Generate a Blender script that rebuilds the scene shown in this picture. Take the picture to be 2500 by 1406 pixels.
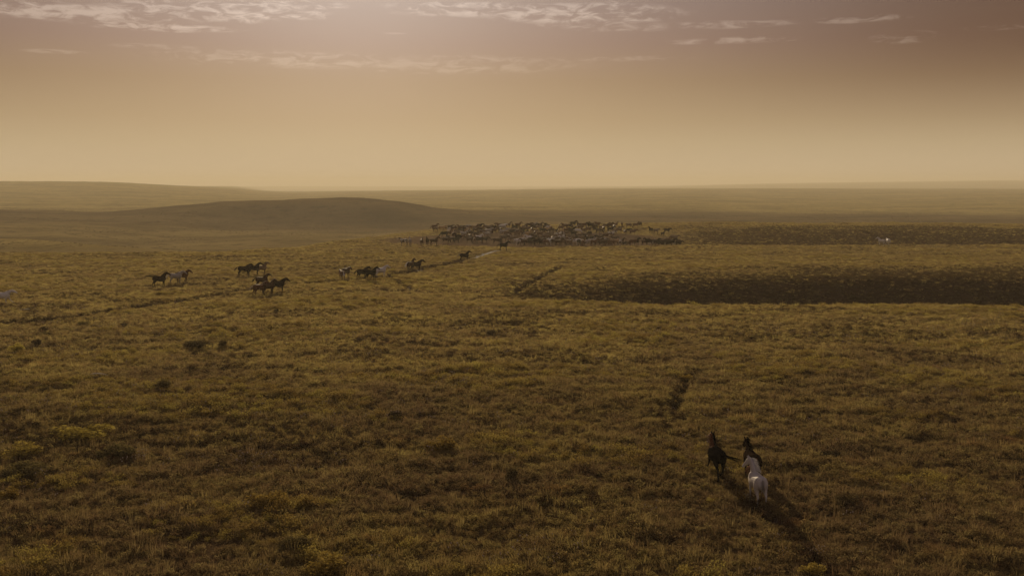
import bpy, math, random
import numpy as np
from mathutils import Vector, Matrix

for o in list(bpy.data.objects):
    bpy.data.objects.remove(o, do_unlink=True)
S = bpy.context.scene
C = S.collection
R = math.radians
rng = random.Random(7)

# ------------------------------------------------------------------ camera
F = 2500.0                      # focal length in photo pixels (36 mm lens on a 36 mm sensor)
ZC = 14.4                       # flying height above the pasture
PITCH = math.atan(253.0 / 2500.0)
cam = bpy.data.objects.new('camera', bpy.data.cameras.new('camera'))
C.objects.link(cam)
cam.location = (0, 0, ZC)
cam.rotation_euler = (math.pi / 2 - PITCH, 0, 0)
cam.data.lens = 36.0
cam.data.sensor_width = 36.0
cam.data.clip_start = 0.5
cam.data.clip_end = 40000
S.camera = cam

# ------------------------------------------------------------------ light
SUN_EL, SUN_AZ = R(17.0), R(-8.6)          # azimuth measured from +Y towards +X
sl = bpy.data.lights.new('sun', 'SUN')
sl.energy = 3.6
sl.angle = R(0.5)
sl.color = (1.0, 0.80, 0.52)
sun = bpy.data.objects.new('sun', sl)
C.objects.link(sun)
sdir = Vector((math.sin(SUN_AZ) * math.cos(SUN_EL), math.cos(SUN_AZ) * math.cos(SUN_EL), math.sin(SUN_EL)))
sun.rotation_euler = sdir.to_track_quat('Z', 'Y').to_euler()
sun.location = (-60, 380, 130)

S.view_settings.view_transform = 'Standard'
S.view_settings.look = 'None'
S.view_settings.exposure = 0.0
S.view_settings.gamma = 1.0
S.cycles.use_denoising = True
S.cycles.max_bounces = 6
S.cycles.diffuse_bounces = 2
S.cycles.transmission_bounces = 3
S.cycles.volume_bounces = 0


def lin(r, g, b):
    def f(c):
        c /= 255.0
        return c / 12.92 if c <= 0.04045 else ((c + 0.055) / 1.055) ** 2.4
    return (f(r), f(g), f(b), 1.0)


class NT:
    """small helper round a node tree"""
    def __init__(self, tree):
        self.t = tree
        self.n = tree.nodes
        self.l = tree.links

    def new(self, kind, **kw):
        nd = self.n.new(kind)
        for k, v in kw.items():
            setattr(nd, k, v)
        return nd

    def put(self, sock, v):
        if isinstance(v, bpy.types.NodeSocket):
            self.l.new(v, sock)
        elif v is not None:
            sock.default_value = v

    def m(self, op, a, b=None, c=None, clamp=False):
        nd = self.new('ShaderNodeMath', operation=op, use_clamp=clamp)
        self.put(nd.inputs[0], a)
        if b is not None:
            self.put(nd.inputs[1], b)
        if c is not None:
            self.put(nd.inputs[2], c)
        return nd.outputs[0]

    def ss(self, v, a, b, lo=0.0, hi=1.0):
        nd = self.new('ShaderNodeMapRange', interpolation_type='SMOOTHSTEP')
        self.put(nd.inputs[0], v)
        for i, q in enumerate((a, b, lo, hi)):
            self.put(nd.inputs[i + 1], q)
        return nd.outputs[0]

    def mix(self, f, a, b, blend='MIX'):
        nd = self.new('ShaderNodeMix', data_type='RGBA', blend_type=blend)
        self.put(nd.inputs[0], f)
        self.put(nd.inputs[6], a)
        self.put(nd.inputs[7], b)
        return nd.outputs[2]

    def noise(self, vec, scale, detail=4.0, rough=0.55, dist=0.0):
        nd = self.new('ShaderNodeTexNoise')
        self.put(nd.inputs['Vector'], vec)
        nd.inputs['Scale'].default_value = scale
        nd.inputs['Detail'].default_value = detail
        nd.inputs['Roughness'].default_value = rough
        nd.inputs['Distortion'].default_value = dist
        return nd.outputs[0]

    def comb(self, x, y, z=0.0):
        nd = self.new('ShaderNodeCombineXYZ')
        self.put(nd.inputs[0], x); self.put(nd.inputs[1], y); self.put(nd.inputs[2], z)
        return nd.outputs[0]

    def sep(self, v):
        nd = self.new('ShaderNodeSeparateXYZ')
        self.put(nd.inputs[0], v)
        return nd.outputs

    def ramp(self, f, stops):
        nd = self.new('ShaderNodeValToRGB')
        e = nd.color_ramp.elements
        while len(e) > 1:
            e.remove(e[-1])
        e[0].position, e[0].color = stops[0]
        for p, c in stops[1:]:
            q = e.new(p); q.color = c
        self.put(nd.inputs[0], f)
        return nd.outputs[0]


# ------------------------------------------------------------------ sky
world = bpy.data.worlds.new('World')
S.world = world
world.use_nodes = True
w = NT(world.node_tree)
w.n.clear()
wout = w.new('ShaderNodeOutputWorld')
bg = w.new('ShaderNodeBackground')
w.l.new(bg.outputs[0], wout.inputs[0])
tc = w.new('ShaderNodeTexCoord')
nrm = w.new('ShaderNodeVectorMath', operation='NORMALIZE')
w.l.new(tc.outputs['Generated'], nrm.inputs[0])
dx, dy, dz = w.sep(nrm.outputs[0])
DEG = 180 / math.pi
elev = w.m('MULTIPLY', w.m('ARCSINE', dz), DEG)
azim = w.m('MULTIPLY', w.m('ARCTAN2', dx, dy), DEG)
grad = w.ramp(w.m('DIVIDE', elev, 40.0, clamp=True), [
    (0.0, lin(197, 174, 142)), (0.02, lin(197, 174, 141)), (0.055, lin(188, 165, 130)), (0.0875, lin(176, 151, 118)),
    (0.14, lin(160, 134, 107)), (0.19, lin(151, 126, 114)), (0.25, lin(147, 129, 124)),
    (0.5, lin(140, 125, 128)), (1.0, lin(112, 104, 116))])
# darker away from the sun, more so higher up; lifted again behind the viewer as added fill
daz = w.m('ABSOLUTE', w.m('SUBTRACT', azim, SUN_AZ * DEG))
side = w.m('MULTIPLY', w.ss(daz, 9.0, 37.0), w.ss(daz, 100.0, 48.0, 0.1, 1.0))
upk = w.ss(elev, 1.0, 8.0)
warmdark = w.mix(w.m('MULTIPLY', side, upk), (1, 1, 1, 1), (0.42, 0.32, 0.27, 1))
col = w.mix(1.0, grad, warmdark, 'MULTIPLY')
glow_d = w.m('SQRT', w.m('ADD', w.m('POWER', daz, 2.0), w.m('POWER', w.m('SUBTRACT', elev, 15.0), 2.0)))
glow = w.m('POWER', 2.718, w.m('MULTIPLY', w.m('POWER', w.m('DIVIDE', glow_d, 9.0), 2.0), -1.0))
gl = w.mix(glow, (0, 0, 0, 1), (0.24, 0.235, 0.22, 1))
col = w.mix(1.0, col, gl, 'ADD')
# thin banks of cloud: each bank is a place in the sky (azimuth, elevation) with a size, broken up by noise
stretch = w.comb(w.m('MULTIPLY', azim, 0.16), w.m('MULTIPLY', elev, 1.0))
n1 = w.noise(stretch, 1.5, 9.0, 0.62, 0.35)
n2 = w.noise(w.comb(w.m('MULTIPLY', azim, 0.5), w.m('MULTIPLY', elev, 1.7)), 1.6, 7.0, 0.62, 0.8)
wob = w.m('MULTIPLY', w.m('SUBTRACT', n1, 0.5), 1.5)
banks = [(190, 30, 280, 22, .9), (540, 28, 280, 24, 1.0), (710, 12, 140, 13, 1.0), (560, -45, 260, 30, .8), (390, 67, 190, 10, .95),
         (1130, 22, 200, 17, .9), (1420, 34, 260, 26, .95), (1500, 66, 160, 14, .5), (1780, 60, 160, 9, .6), (1790, 100, 160, 8, .6),
         (2100, 47, 110, 9, .5), (2210, 92, 80, 14, .4), (2440, 68, 90, 6, .35), (725, 52, 40, 4, .6), (960, 82, 34, 2.5, .3),
         (130, 126, 80, 5, .35), (390, 116, 110, 7, .3), (680, 146, 330, 22, .42), (1100, 158, 360, 24, .32), (1530, 145, 170, 7, .3),
         (2400, -40, 300, 20, .4), (1300, -70, 300, 24, .5)]
total = None
for px, py, wx, wy, st in banks:
    u, v = px - 1250, 703 - py
    yy = F * math.cos(PITCH) + v * math.sin(PITCH)
    zz = -F * math.sin(PITCH) + v * math.cos(PITCH)
    a0 = math.degrees(math.atan2(u, yy)); e0 = math.degrees(math.atan2(zz, math.hypot(u, yy)))
    sx, sy = wx * 0.0229, wy * 0.0229
    d1 = w.m('DIVIDE', w.m('SUBTRACT', azim, a0), sx)
    d2 = w.m('ADD', w.m('DIVIDE', w.m('SUBTRACT', elev, e0), sy), wob)
    d = w.m('ADD', w.m('MULTIPLY', d1, d1), w.m('MULTIPLY', d2, d2))
    k = w.ss(d, 0.25, 1.25, st, 0.0)
    total = k if total is None else w.m('MAXIMUM', total, k)
broken = w.ss(w.m('ADD', w.m('MULTIPLY', n2, 0.65), w.m('MULTIPLY', n1, 0.35)), 0.44, 0.60)
alpha = w.m('MULTIPLY', total, broken)
cloudc = w.mix(1.0, w.mix(0.35, col, lin(190, 170, 150)), (1.58, 1.66, 1.72, 1), 'MULTIPLY')
col = w.mix(w.m('MULTIPLY', alpha, 0.82), col, cloudc)
# below the horizon: dull earth light
col = w.mix(w.ss(elev, -1.5, -0.3), lin(130, 108, 80), col)
sky = w.new('ShaderNodeTexSky', sky_type='NISHITA')
sky.sun_disc = False
sky.sun_elevation = SUN_EL
sky.sun_rotation = SUN_AZ
sky.dust_density = 4.0
nish = w.mix(1.0, sky.outputs[0], (0.022, 0.017, 0.012, 1), 'MULTIPLY')
w.l.new(w.mix(0.06, col, nish), bg.inputs[0])
bg.inputs[1].default_value = 1.0


# ------------------------------------------------------------------ pixel -> ray helpers
def ray(px, py):
    u, v = px - 1250.0, 703.0 - py
    return (u, F * math.cos(PITCH) + v * math.sin(PITCH), -F * math.sin(PITCH) + v * math.cos(PITCH))


def zray(px, py, Y):
    d = ray(px, py)
    return ZC + Y * d[2] / d[1]


# ------------------------------------------------------------------ noise on arrays
def vnoise(x, y, seed=0):
    xi = np.floor(x).astype(np.int64); yi = np.floor(y).astype(np.int64)
    fx = x - xi; fy = y - yi
    fx = fx * fx * (3 - 2 * fx); fy = fy * fy * (3 - 2 * fy)

    def h(a, b):
        n = (a * 374761393 + b * 668265263 + seed * 1274126177) & 0xffffffff
        n = ((n ^ (n >> 13)) * 1274126177) & 0xffffffff
        return ((n ^ (n >> 16)) & 0xffff) / 65535.0
    a = h(xi, yi); b = h(xi + 1, yi); c = h(xi, yi + 1); d = h(xi + 1, yi + 1)
    return (a * (1 - fx) + b * fx) * (1 - fy) + (c * (1 - fx) + d * fx) * fy - 0.5


def fbm(x, y, octs=4, seed=0, gain=0.5):
    s = 0; a = 1.0
    for i in range(octs):
        s = s + a * vnoise(x * 2 ** i + 17.3 * i, y * 2 ** i - 9.1 * i, seed + i)
        a *= gain
    return s


def sstep(v, a, b):
    t = np.clip((v - a) / (b - a), 0, 1)
    return t * t * (3 - 2 * t)


# ------------------------------------------------------------------ terrain
# Rolling ground described by profiles running away from the viewer: for 15 bearings the distance and height of
# crests and hollows.  ('p', py, Y) = a crest whose height is worked out so that it shows at photo row py.
def K(px, *kn):
    out = []
    for k in kn:
        if k[0] == 'p':
            out.append((float(k[2]), zray(px, k[1], k[2])))
        else:
            out.append((float(k[0]), float(k[1])))
    return px, out


P = 'p'
cols = [
 #        crest1      hollow       top        crest2      swale        mid         crest3          fall        flank crest    hollow      hill B foot   hill B crest   behind     plain      far crest        behind       farthest       end
 K(-900, (100, 0),   (120, 0),    (145, 0),  (175, 0),   (185, 0),    (195, 0),   (P, 628, 205),  (330, -9),  (P, 578, 440), (500, -10), (600, -9),    (P, 514, 800), (880, -8), (1000, -7), (P, 446, 2300), (2600, 16), (5000, 5),     (9300, -5)),
 K(0,    (100, 0),   (120, 0),    (145, 0),  (175, 0),   (185, 0),    (195, 0),   (P, 628, 202),  (330, -12), (P, 584, 420), (480, -13), (600, -10.5), (P, 514, 800), (880, -9), (1000, -9), (P, 443, 2300), (2600, 18), (5000, 5),     (9300, -5)),
 K(240,  (100, 0),   (120, 0),    (145, 0),  (175, 0),   (185, 0),    (195, 0),   (P, 625, 206),  (310, -12), (P, 600, 385), (460, -15), (620, -11.5), (P, 519, 800), (880, -10), (1000, -10), (P, 444, 2300), (2600, 18), (5000, 5),   (9300, -5)),
 K(400,  (100, 0),   (120, 0),    (145, 0),  (175, 0),   (185, 0),    (195, 0),   (P, 622, 210),  (300, -12), (P, 613, 365), (460, -16), (640, -12.5), (P, 506, 800), (880, -8), (1000, -9), (P, 451, 2350), (2600, 12), (5000, 5),    (9300, -5)),
 K(560,  (100, 0),   (120, 0),    (145, 0),  (175, 0),   (190, 0),    (205, 0),   (P, 619, 216),  (300, -9),  (390, -13.5), (480, -15.5), (670, -14),  (P, 493, 800), (900, -5), (1050, -9), (P, 461, 2450), (2700, 3), (5000, 4),     (9300, -5)),
 K(700,  (100, 0),   (120, 0),    (145, 0),  (190, 0),   (205, 0),    (218, 0),   (P, 607, 229),  (300, -8),  (400, -13), (500, -15),  (690, -15),   (P, 488, 800), (900, -4), (1100, -10), (P, 469, 2700), (3000, -8), (P, 466, 7600), (9300, -5)),
 K(870,  (100, 0),   (120, 0),    (145, 0),  (215, 0),   (235, 0),    (250, 0),   (P, 585, 268),  (320, -5),  (410, -11.5), (500, -14.5), (690, -15.5), (P, 485, 800), (900, -4), (1100, -10), (P, 467, 2800), (3100, -8), (P, 465, 7600), (9300, -5)),
 K(960,  (100, 0),   (120, 0),    (145, 0),  (225, 0),   (250, -.1),  (270, 0),   (P, 573, 292),  (340, -4),  (420, -10.5), (500, -14), (690, -15),   (P, 492, 800), (900, -6), (1100, -10), (P, 466, 2800), (3100, -8), (P, 463, 7600), (9300, -5)),
 K(1080, (104, 0),   (124, 0),    (148, 0),  (234, 0),   (256, -.1),  (280, .3),  (P, 561, 318),  (365, -3),  (440, -8.5), (520, -12), (680, -13),   (P, 511, 810), (900, -8), (1100, -9), (P, 465, 2850), (3100, -8), (P, 462, 7600),  (9300, -5)),
 K(1240, (128, 0),   (134, -.25), (150, 0),  (238, 0),   (252, -.3),  (285, .35), (P, 552, 335),  (385, -2.5), (450, -6.5), (520, -9), (660, -11),   (P, 520, 820), (900, -9), (1100, -9), (P, 463, 2900), (3200, -8), (P, 460, 7600),  (9300, -5)),
 K(1400, (121, .1),  (135, -1.9), (152, 0),  (240, 0),   (253, -.7),  (285, .3),  (P, 548, 342),  (390, -2),  (450, -5),  (520, -8),  (660, -10),   (P, 523, 830), (900, -9), (1100, -9), (P, 462, 2900), (3200, -8), (P, 457, 7600),  (9300, -5)),
 K(1620, (117.5, .1), (139, -3.3), (155, 0), (240, .05), (254, -1.1), (288, .2),  (P, 545, 346),  (395, -2),  (450, -5),  (520, -8),  (660, -10),   (P, 524, 840), (900, -10), (1050, -9), (P, 461, 2900), (3200, -8), (P, 454, 7600), (9300, -5)),
 K(1900, (117, .1),  (142, -3.4), (157, 0),  (241, .1),  (256, -1.5), (290, .6),  (P, 544, 348),  (395, -3),  (450, -5.5), (520, -8), (650, -10),   (P, 530, 820), (900, -11), (1050, -11), (P, 460, 2900), (3200, -8), (P, 448, 7600), (9300, -5)),
 K(2200, (117, .05), (143, -3.4), (157, .1), (241, .1),  (257, -1.8), (290, .8),  (P, 545, 348),  (395, -3),  (450, -5.5), (520, -8), (650, -10.5), (P, 538, 760), (880, -12), (1000, -12), (P, 461, 2900), (3200, -8), (P, 444, 7600), (9300, -5)),
 K(2500, (116, .05), (143, -3.3), (156, .1), (241, .15), (257, -1.8), (290, .6),  (P, 549, 346),  (395, -3),  (450, -6),  (520, -8),  (650, -11),   (740, -11),    (880, -13), (1000, -12), (P, 462, 2900), (3200, -8), (P, 441, 7600), (9300, -5)),
 K(3400, (114, .05), (142, -3.4), (155, 0),  (240, .1),  (257, -1.6), (290, .5),  (P, 552, 346),  (395, -3),  (450, -6),  (520, -8),  (650, -11),   (740, -11),    (880, -13), (1000, -12), (P, 462, 2900), (3200, -8), (P, 443, 7600), (9300, -5)),
]
T_COL = np.array([(c[0] - 1250) / 2500.0 for c in cols])
KY = np.array([[k[0] for k in c[1]] for c in cols])     # columns x knots
KZ = np.array([[k[1] for k in c[1]] for c in cols])
KY = np.concatenate([np.full((len(cols), 1), -100.0), KY, np.full((len(cols), 1), 12000.0)], 1)
KZ = np.concatenate([np.zeros((len(cols), 1)), KZ, np.full((len(cols), 1), -5.0)], 1)
NK = KY.shape[1]


def pchip_slopes(x, y):
    """monotone slopes along axis 0 of knots; x,y: (n, m)"""
    h = np.diff(x, axis=0); d = np.diff(y, axis=0) / h
    m = np.zeros_like(y)
    w1 = 2 * h[1:] + h[:-1]; w2 = h[1:] + 2 * h[:-1]
    ok = d[:-1] * d[1:] > 0
    with np.errstate(divide='ignore', invalid='ignore'):
        mm = (w1 + w2) / (w1 / d[:-1] + w2 / d[1:])
    m[1:-1] = np.where(ok, mm, 0)
    return m


def hermite(x0, x1, y0, y1, m0, m1, x):
    h = x1 - x0
    t = np.clip((x - x0) / h, 0, 1)
    t2 = t * t; t3 = t2 * t
    return (2 * t3 - 3 * t2 + 1) * y0 + (t3 - 2 * t2 + t) * h * m0 + (-2 * t3 + 3 * t2) * y1 + (t3 - t2) * h * m1


_xs = np.repeat(T_COL[:, None], NK, 1)
_MY = pchip_slopes(_xs, KY); _MZ = pchip_slopes(_xs, KZ)


def seg_dist(x, y, pts):
    """distance to a polyline and position along it (0..1)"""
    best = np.full(x.shape, 1e9); at = np.zeros(x.shape)
    n = len(pts) - 1
    for i in range(n):
        ax, ay = pts[i]; bx, by = pts[i + 1]
        vx, vy = bx - ax, by - ay
        t = np.clip(((x - ax) * vx + (y - ay) * vy) / (vx * vx + vy * vy), 0, 1)
        d = np.hypot(x - ax - t * vx, y - ay - t * vy)
        at = np.where(d < best, (i + t) / n, at)
        best = np.minimum(best, d)
    return best, at


def flat(px, py, z=0.0):
    d = ray(px, py)
    s = (z - ZC) / d[2]
    return (d[0] * s, d[1] * s)


GULLIES = [([flat(*p) for p in ((1368, 652), (1340, 667), (1300, 684), (1275, 698), (1248, 713))], 0.95, 0.5),
           ([flat(*p) for p in ((1235, 716), (1205, 719), (1175, 726), (1145, 736))], 1.0, 0.35),
           ([flat(*p) for p in ((1700, 912), (1682, 930), (1662, 962), (1645, 992), (1650, 1015))], 0.55, 0.28)]


def terrain(x, y):
    """height of the ground at arrays x, y"""
    x = np.asarray(x, float); y = np.asarray(y, float)
    sh = x.shape
    x = x.ravel(); y = y.ravel()
    yy = np.maximum(y, 1.0)
    t = np.clip(x / yy, T_COL[0], T_COL[-1])
    i = np.clip(np.searchsorted(T_COL, t) - 1, 0, len(cols) - 2)
    t0 = T_COL[i][:, None]; t1 = T_COL[i + 1][:, None]; tt = t[:, None]
    ky = hermite(t0, t1, KY[i], KY[i + 1], _MY[i], _MY[i + 1], tt).T
    kz = hermite(t0, t1, KZ[i], KZ[i + 1], _MZ[i], _MZ[i + 1], tt).T
    ms = pchip_slopes(ky, kz)
    z = np.zeros(x.shape)
    for k in range(NK - 1):
        s = (y >= ky[k]) & (y < ky[k + 1])
        if s.any():
            z[s] = hermite(ky[k][s], ky[k + 1][s], kz[k][s], kz[k + 1][s], ms[k][s], ms[k + 1][s], y[s])
    # bearings beyond the table only make sense ahead; behind the viewer the pasture simply rolls on
    r = np.hypot(x, y)
    back = sstep(y, 20, 70)
    z = z * back
    # undulation that grows with distance, then hummocks, then small lumps
    z = z + fbm(x / 260, y / 150, 3, 3) * sstep(r, 420, 1300) * 1.6
    z = z + fbm(x / 700, y / 420, 3, 5) * sstep(r, 900, 2000) * 1.6
    z = z + fbm(x / 75 + y / 160, y / 60, 4, 15, .6) * .8 * sstep(r, 380, 520) * (1 - .4 * sstep(r, 1000, 2200))
    z = z + fbm(x / 26, y / 17, 3, 11) * 0.55 * sstep(r, 15, 40) * (1 + .8 * sstep(r, 250, 700))
    z = z + fbm(x / 3.2, y / 2.2, 3, 21) * 0.20 * (1 - 0.75 * sstep(r, 250, 420))
    for pts, wd, dp in GULLIES:
        d, at = seg_dist(x + fbm(x / 2, y / 2, 2, 31) * .8, y + fbm(x / 2, y / 2, 2, 37) * .8, pts)
        z = z - dp * (1 - sstep(d, wd * .35, wd)) * np.minimum(1, 6 * np.minimum(at + .05, 1.05 - at))
    return z.reshape(sh)


def tz(x, y):
    return float(terrain(np.array([x]), np.array([y]))[0])


def hit(px, py, y0=30.0, y1=700.0):
    """first point of the ground seen at a photo pixel"""
    d = ray(px, py)
    Y = y0 * (y1 / y0) ** np.linspace(0, 1, 1600)
    X = Y * d[0] / d[1]; Z = ZC + Y * d[2] / d[1]
    g = terrain(X, Y)
    below = np.nonzero(Z <= g)[0]
    i = below[0] if len(below) else len(Y) - 1
    return float(X[i]), float(Y[i]), float(g[i])


# ------------------------------------------------------------------ materials
def veg_nodes(t, pos, wide=False):
    """colour of the sward by place: olive-gold steppe grass, brown herb patches, dark heath, plum seed heads"""
    x, y, z = t.sep(pos)
    pa = t.comb(t.m('MULTIPLY', x, 0.6), y)
    big = t.noise(pa, 0.045, 4.0, 0.6)
    mid = t.noise(pa, 0.17, 5.0, 0.62)
    fine = t.noise(pos, 1.1, 5.0, 0.68)
    nearn = t.ss(t.m('ADD', y, t.m('MULTIPLY', t.m('SUBTRACT', mid, 0.5), 60.0)), 48.0, 112.0)
    olive = t.mix(fine, (0.245, 0.185, 0.064, 1), (0.36, 0.275, 0.105, 1))
    brown = t.mix(fine, (0.115, 0.074, 0.036, 1), (0.23, 0.152, 0.080, 1))
    gold = t.mix(fine, (0.25, 0.190, 0.052, 1), (0.38, 0.29, 0.090, 1))
    k = t.ss(t.m('ADD', t.m('MULTIPLY', big, 0.5), t.m('MULTIPLY', mid, 0.5)), 0.41, 0.60)
    nearc = t.mix(1.0, t.mix(k, brown, t.mix(0.55, brown, gold)), (0.73, 0.72, 0.70, 1), 'MULTIPLY')  # near sward darkened in colour for the shadow sides of backlit plants
    farc = t.mix(k, t.mix(0.35, olive, brown), t.mix(0.45, olive, gold))
    c = t.mix(nearn, nearc, farc)
    rust = t.ss(t.noise(pa, 0.33, 3.0, 0.6), 0.60, 0.74)
    c = t.mix(t.m('MULTIPLY', rust, 0.5), c, (0.19, 0.082, 0.030, 1))
    return c, fine


def ground_material(name):
    m = bpy.data.materials.new(name); m.use_nodes = True
    t = NT(m.node_tree); t.n.clear()
    out = t.new('ShaderNodeOutputMaterial')
    b = t.new('ShaderNodeBsdfPrincipled')
    b.inputs['Roughness'].default_value = 0.95
    b.inputs['Specular IOR Level'].default_value = 0.0
    g = t.new('ShaderNodeNewGeometry')
    pos = g.outputs['Position']
    c, fine = veg_nodes(t, pos)
    at = t.new('ShaderNodeAttribute', attribute_name='cover')
    r, gg, bb = (t.new('ShaderNodeSeparateColor'),) * 3
    t.l.new(at.outputs['Color'], r.inputs[0])
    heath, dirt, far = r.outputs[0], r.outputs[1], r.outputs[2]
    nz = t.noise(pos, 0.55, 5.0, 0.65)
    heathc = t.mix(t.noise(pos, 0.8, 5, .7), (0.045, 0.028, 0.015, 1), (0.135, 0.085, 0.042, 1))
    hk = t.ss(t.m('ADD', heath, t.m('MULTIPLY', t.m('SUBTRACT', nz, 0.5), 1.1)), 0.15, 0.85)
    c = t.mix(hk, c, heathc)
    dirtc = t.mix(nz, (0.13, 0.085, 0.045, 1), (0.24, 0.165, 0.095, 1))
    dk = t.ss(t.m('ADD', dirt, t.m('MULTIPLY', t.m('SUBTRACT', nz, 0.5), 0.8)), 0.35, 0.75)
    c = t.mix(dk, c, dirtc)
    x, y, z = t.sep(pos)
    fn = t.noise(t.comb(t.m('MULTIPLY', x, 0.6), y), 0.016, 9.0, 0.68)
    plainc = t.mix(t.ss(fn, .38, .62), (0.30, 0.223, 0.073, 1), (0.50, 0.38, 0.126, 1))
    valec = t.mix(t.ss(fn, .35, .65), (0.110, 0.074, 0.032, 1), (0.235, 0.165, 0.070, 1))  # browner valley; colour also lowered for the slope facing away from the sun
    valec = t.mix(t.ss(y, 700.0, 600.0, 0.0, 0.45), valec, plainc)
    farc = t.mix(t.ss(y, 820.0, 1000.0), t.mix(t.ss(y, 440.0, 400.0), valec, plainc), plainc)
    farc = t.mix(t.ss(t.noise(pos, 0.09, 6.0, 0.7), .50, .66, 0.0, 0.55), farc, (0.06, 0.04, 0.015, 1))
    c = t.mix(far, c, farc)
    # bare soil and litter in the gaps close by
    gap = t.ss(t.noise(pos, 2.6, 4.0, 0.7), 0.42, 0.60)
    near_ = t.ss(y, 190.0, 90.0)
    c = t.mix(t.m('MULTIPLY_ADD', gap, 0.3, t.m('MULTIPLY_ADD', near_, 0.30, 0.12)), c, (0.055, 0.035, 0.016, 1))
    bump = t.new('ShaderNodeBump')
    bump.inputs['Strength'].default_value = 0.9
    bump.inputs['Distance'].default_value = 0.35
    hgt = t.m('ADD', t.noise(t.comb(t.m('MULTIPLY', x, 0.55), y), 0.9, 6.0, 0.68), t.m('MULTIPLY', t.noise(pos, 4.0, 3.0, 0.7), 0.25))
    t.l.new(hgt, bump.inputs['Height'])
    t.l.new(bump.outputs[0], b.inputs['Normal'])
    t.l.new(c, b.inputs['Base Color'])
    t.l.new(b.outputs[0], out.inputs[0])
    return m


def leaf_material(name, tint, amount, trans=0.35):
    m = bpy.data.materials.new(name); m.use_nodes = True
    t = NT(m.node_tree); t.n.clear()
    out = t.new('ShaderNodeOutputMaterial')
    g = t.new('ShaderNodeNewGeometry')
    oi = t.new('ShaderNodeObjectInfo')
    c, fine = veg_nodes(t, g.outputs['Position'])
    c = t.mix(amount, c, tint)
    v = t.m('MULTIPLY_ADD', oi.outputs['Random'], 0.8, 1.15)
    vv = t.new('ShaderNodeHueSaturation')
    vv.inputs['Saturation'].default_value = 1.0
    t.l.new(v, vv.inputs['Value'])
    t.l.new(t.m('MULTIPLY_ADD', oi.outputs['Random'], 0.03, 0.487), vv.inputs['Hue'])
    t.l.new(c, vv.inputs['Color'])
    c = vv.outputs[0]
    d = t.new('ShaderNodeBsdfDiffuse'); tr = t.new('ShaderNodeBsdfTranslucent')
    t.l.new(c, d.inputs[0]); t.l.new(c, tr.inputs[0])
    mx = t.new('ShaderNodeMixShader'); mx.inputs[0].default_value = trans
    t.l.new(d.outputs[0], mx.inputs[1]); t.l.new(tr.outputs[0], mx.inputs[2])
    t.l.new(mx.outputs[0], out.inputs[0])
    return m


def plain_material(name, col, rough=0.6, vary=0.25, scale=6.0, legs=None, spec=0.35, sheen=0.0):
    m = bpy.data.materials.new(name); m.use_nodes = True
    t = NT(m.node_tree)
    b = t.n['Principled BSDF']
    tcn = t.new('ShaderNodeTexCoord')
    n = t.noise(tcn.outputs['Object'], scale, 5.0, 0.6)
    c = t.mix(n, tuple(q * (1 - vary) for q in col[:3]) + (1,), tuple(min(1, q * (1 + vary)) for q in col[:3]) + (1,))
    if legs is not None:
        x, y, z = t.sep(tcn.outputs['Object'])
        k = t.ss(z, 0.72, 0.42)
        c = t.mix(k, c, legs)
    t.l.new(c, b.inputs['Base Color'])
    b.inputs['Roughness'].default_value = rough
    b.inputs['Specular IOR Level'].default_value = spec
    if sheen:
        b.inputs['Sheen Weight'].default_value = sheen
        b.inputs['Sheen Roughness'].default_value = .35
        b.inputs['Sheen Tint'].default_value = (1, .8, .58, 1)
    return m


def pinto_material(name, a, bcol):
    m = plain_material(name, a)
    t = NT(m.node_tree)
    b = t.n['Principled BSDF']
    tcn = t.new('ShaderNodeTexCoord')
    k = t.ss(t.noise(tcn.outputs['Object'], 1.9, 2.0, 0.5), 0.49, 0.52)
    t.l.new(t.mix(k, a, bcol), b.inputs['Base Color'])
    return m


# ------------------------------------------------------------------ object helpers
def tag(o, label=None, cat=None, group=None, kind=None):
    if label: o['label'] = label
    if cat: o['category'] = cat
    if group: o['group'] = group
    if kind: o['kind'] = kind
    return o


def mesh_np(name, verts, faces4, smooth=True):
    me = bpy.data.meshes.new(name)
    verts = np.asarray(verts, np.float32); faces = np.asarray(faces4, np.int32)
    k = faces.shape[1]
    me.vertices.add(len(verts)); me.vertices.foreach_set('co', verts.ravel())
    me.loops.add(faces.size); me.loops.foreach_set('vertex_index', faces.ravel())
    me.polygons.add(len(faces)); me.polygons.foreach_set('loop_start', np.arange(0, faces.size, k, dtype=np.int32))
    me.polygons.foreach_set('loop_total', np.full(len(faces), k, np.int32))
    me.polygons.foreach_set('use_smooth', np.full(len(faces), smooth, bool))
    me.update(calc_edges=True)
    return me


# ------------------------------------------------------------------ trails (world polylines)
def track(pts):
    return [flat(*p) for p in pts]


TRAILS = [(track([(-60, 800), (60, 794), (180, 778), (300, 757), (440, 737), (560, 716), (690, 694), (790, 690), (880, 683), (960, 668),
                  (1040, 655), (1110, 644), (1160, 626), (1215, 611)]), 1.2),
          (track([(-40, 772), (120, 752), (300, 738), (420, 729)]), 0.45),
          (track([(1735, 1078), (1790, 1180), (1850, 1235), (1925, 1290), (1985, 1350), (2060, 1440)]), 0.36),  # trodden strip, drawn dark as the shadow of the near horses
          (track([(950, 676), (985, 694), (1015, 712)]), 0.35)]


for _p, _w in TRAILS:
    GULLIES.append((_p, _w * 1.3, .42 if _w > .9 else .18))


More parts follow.
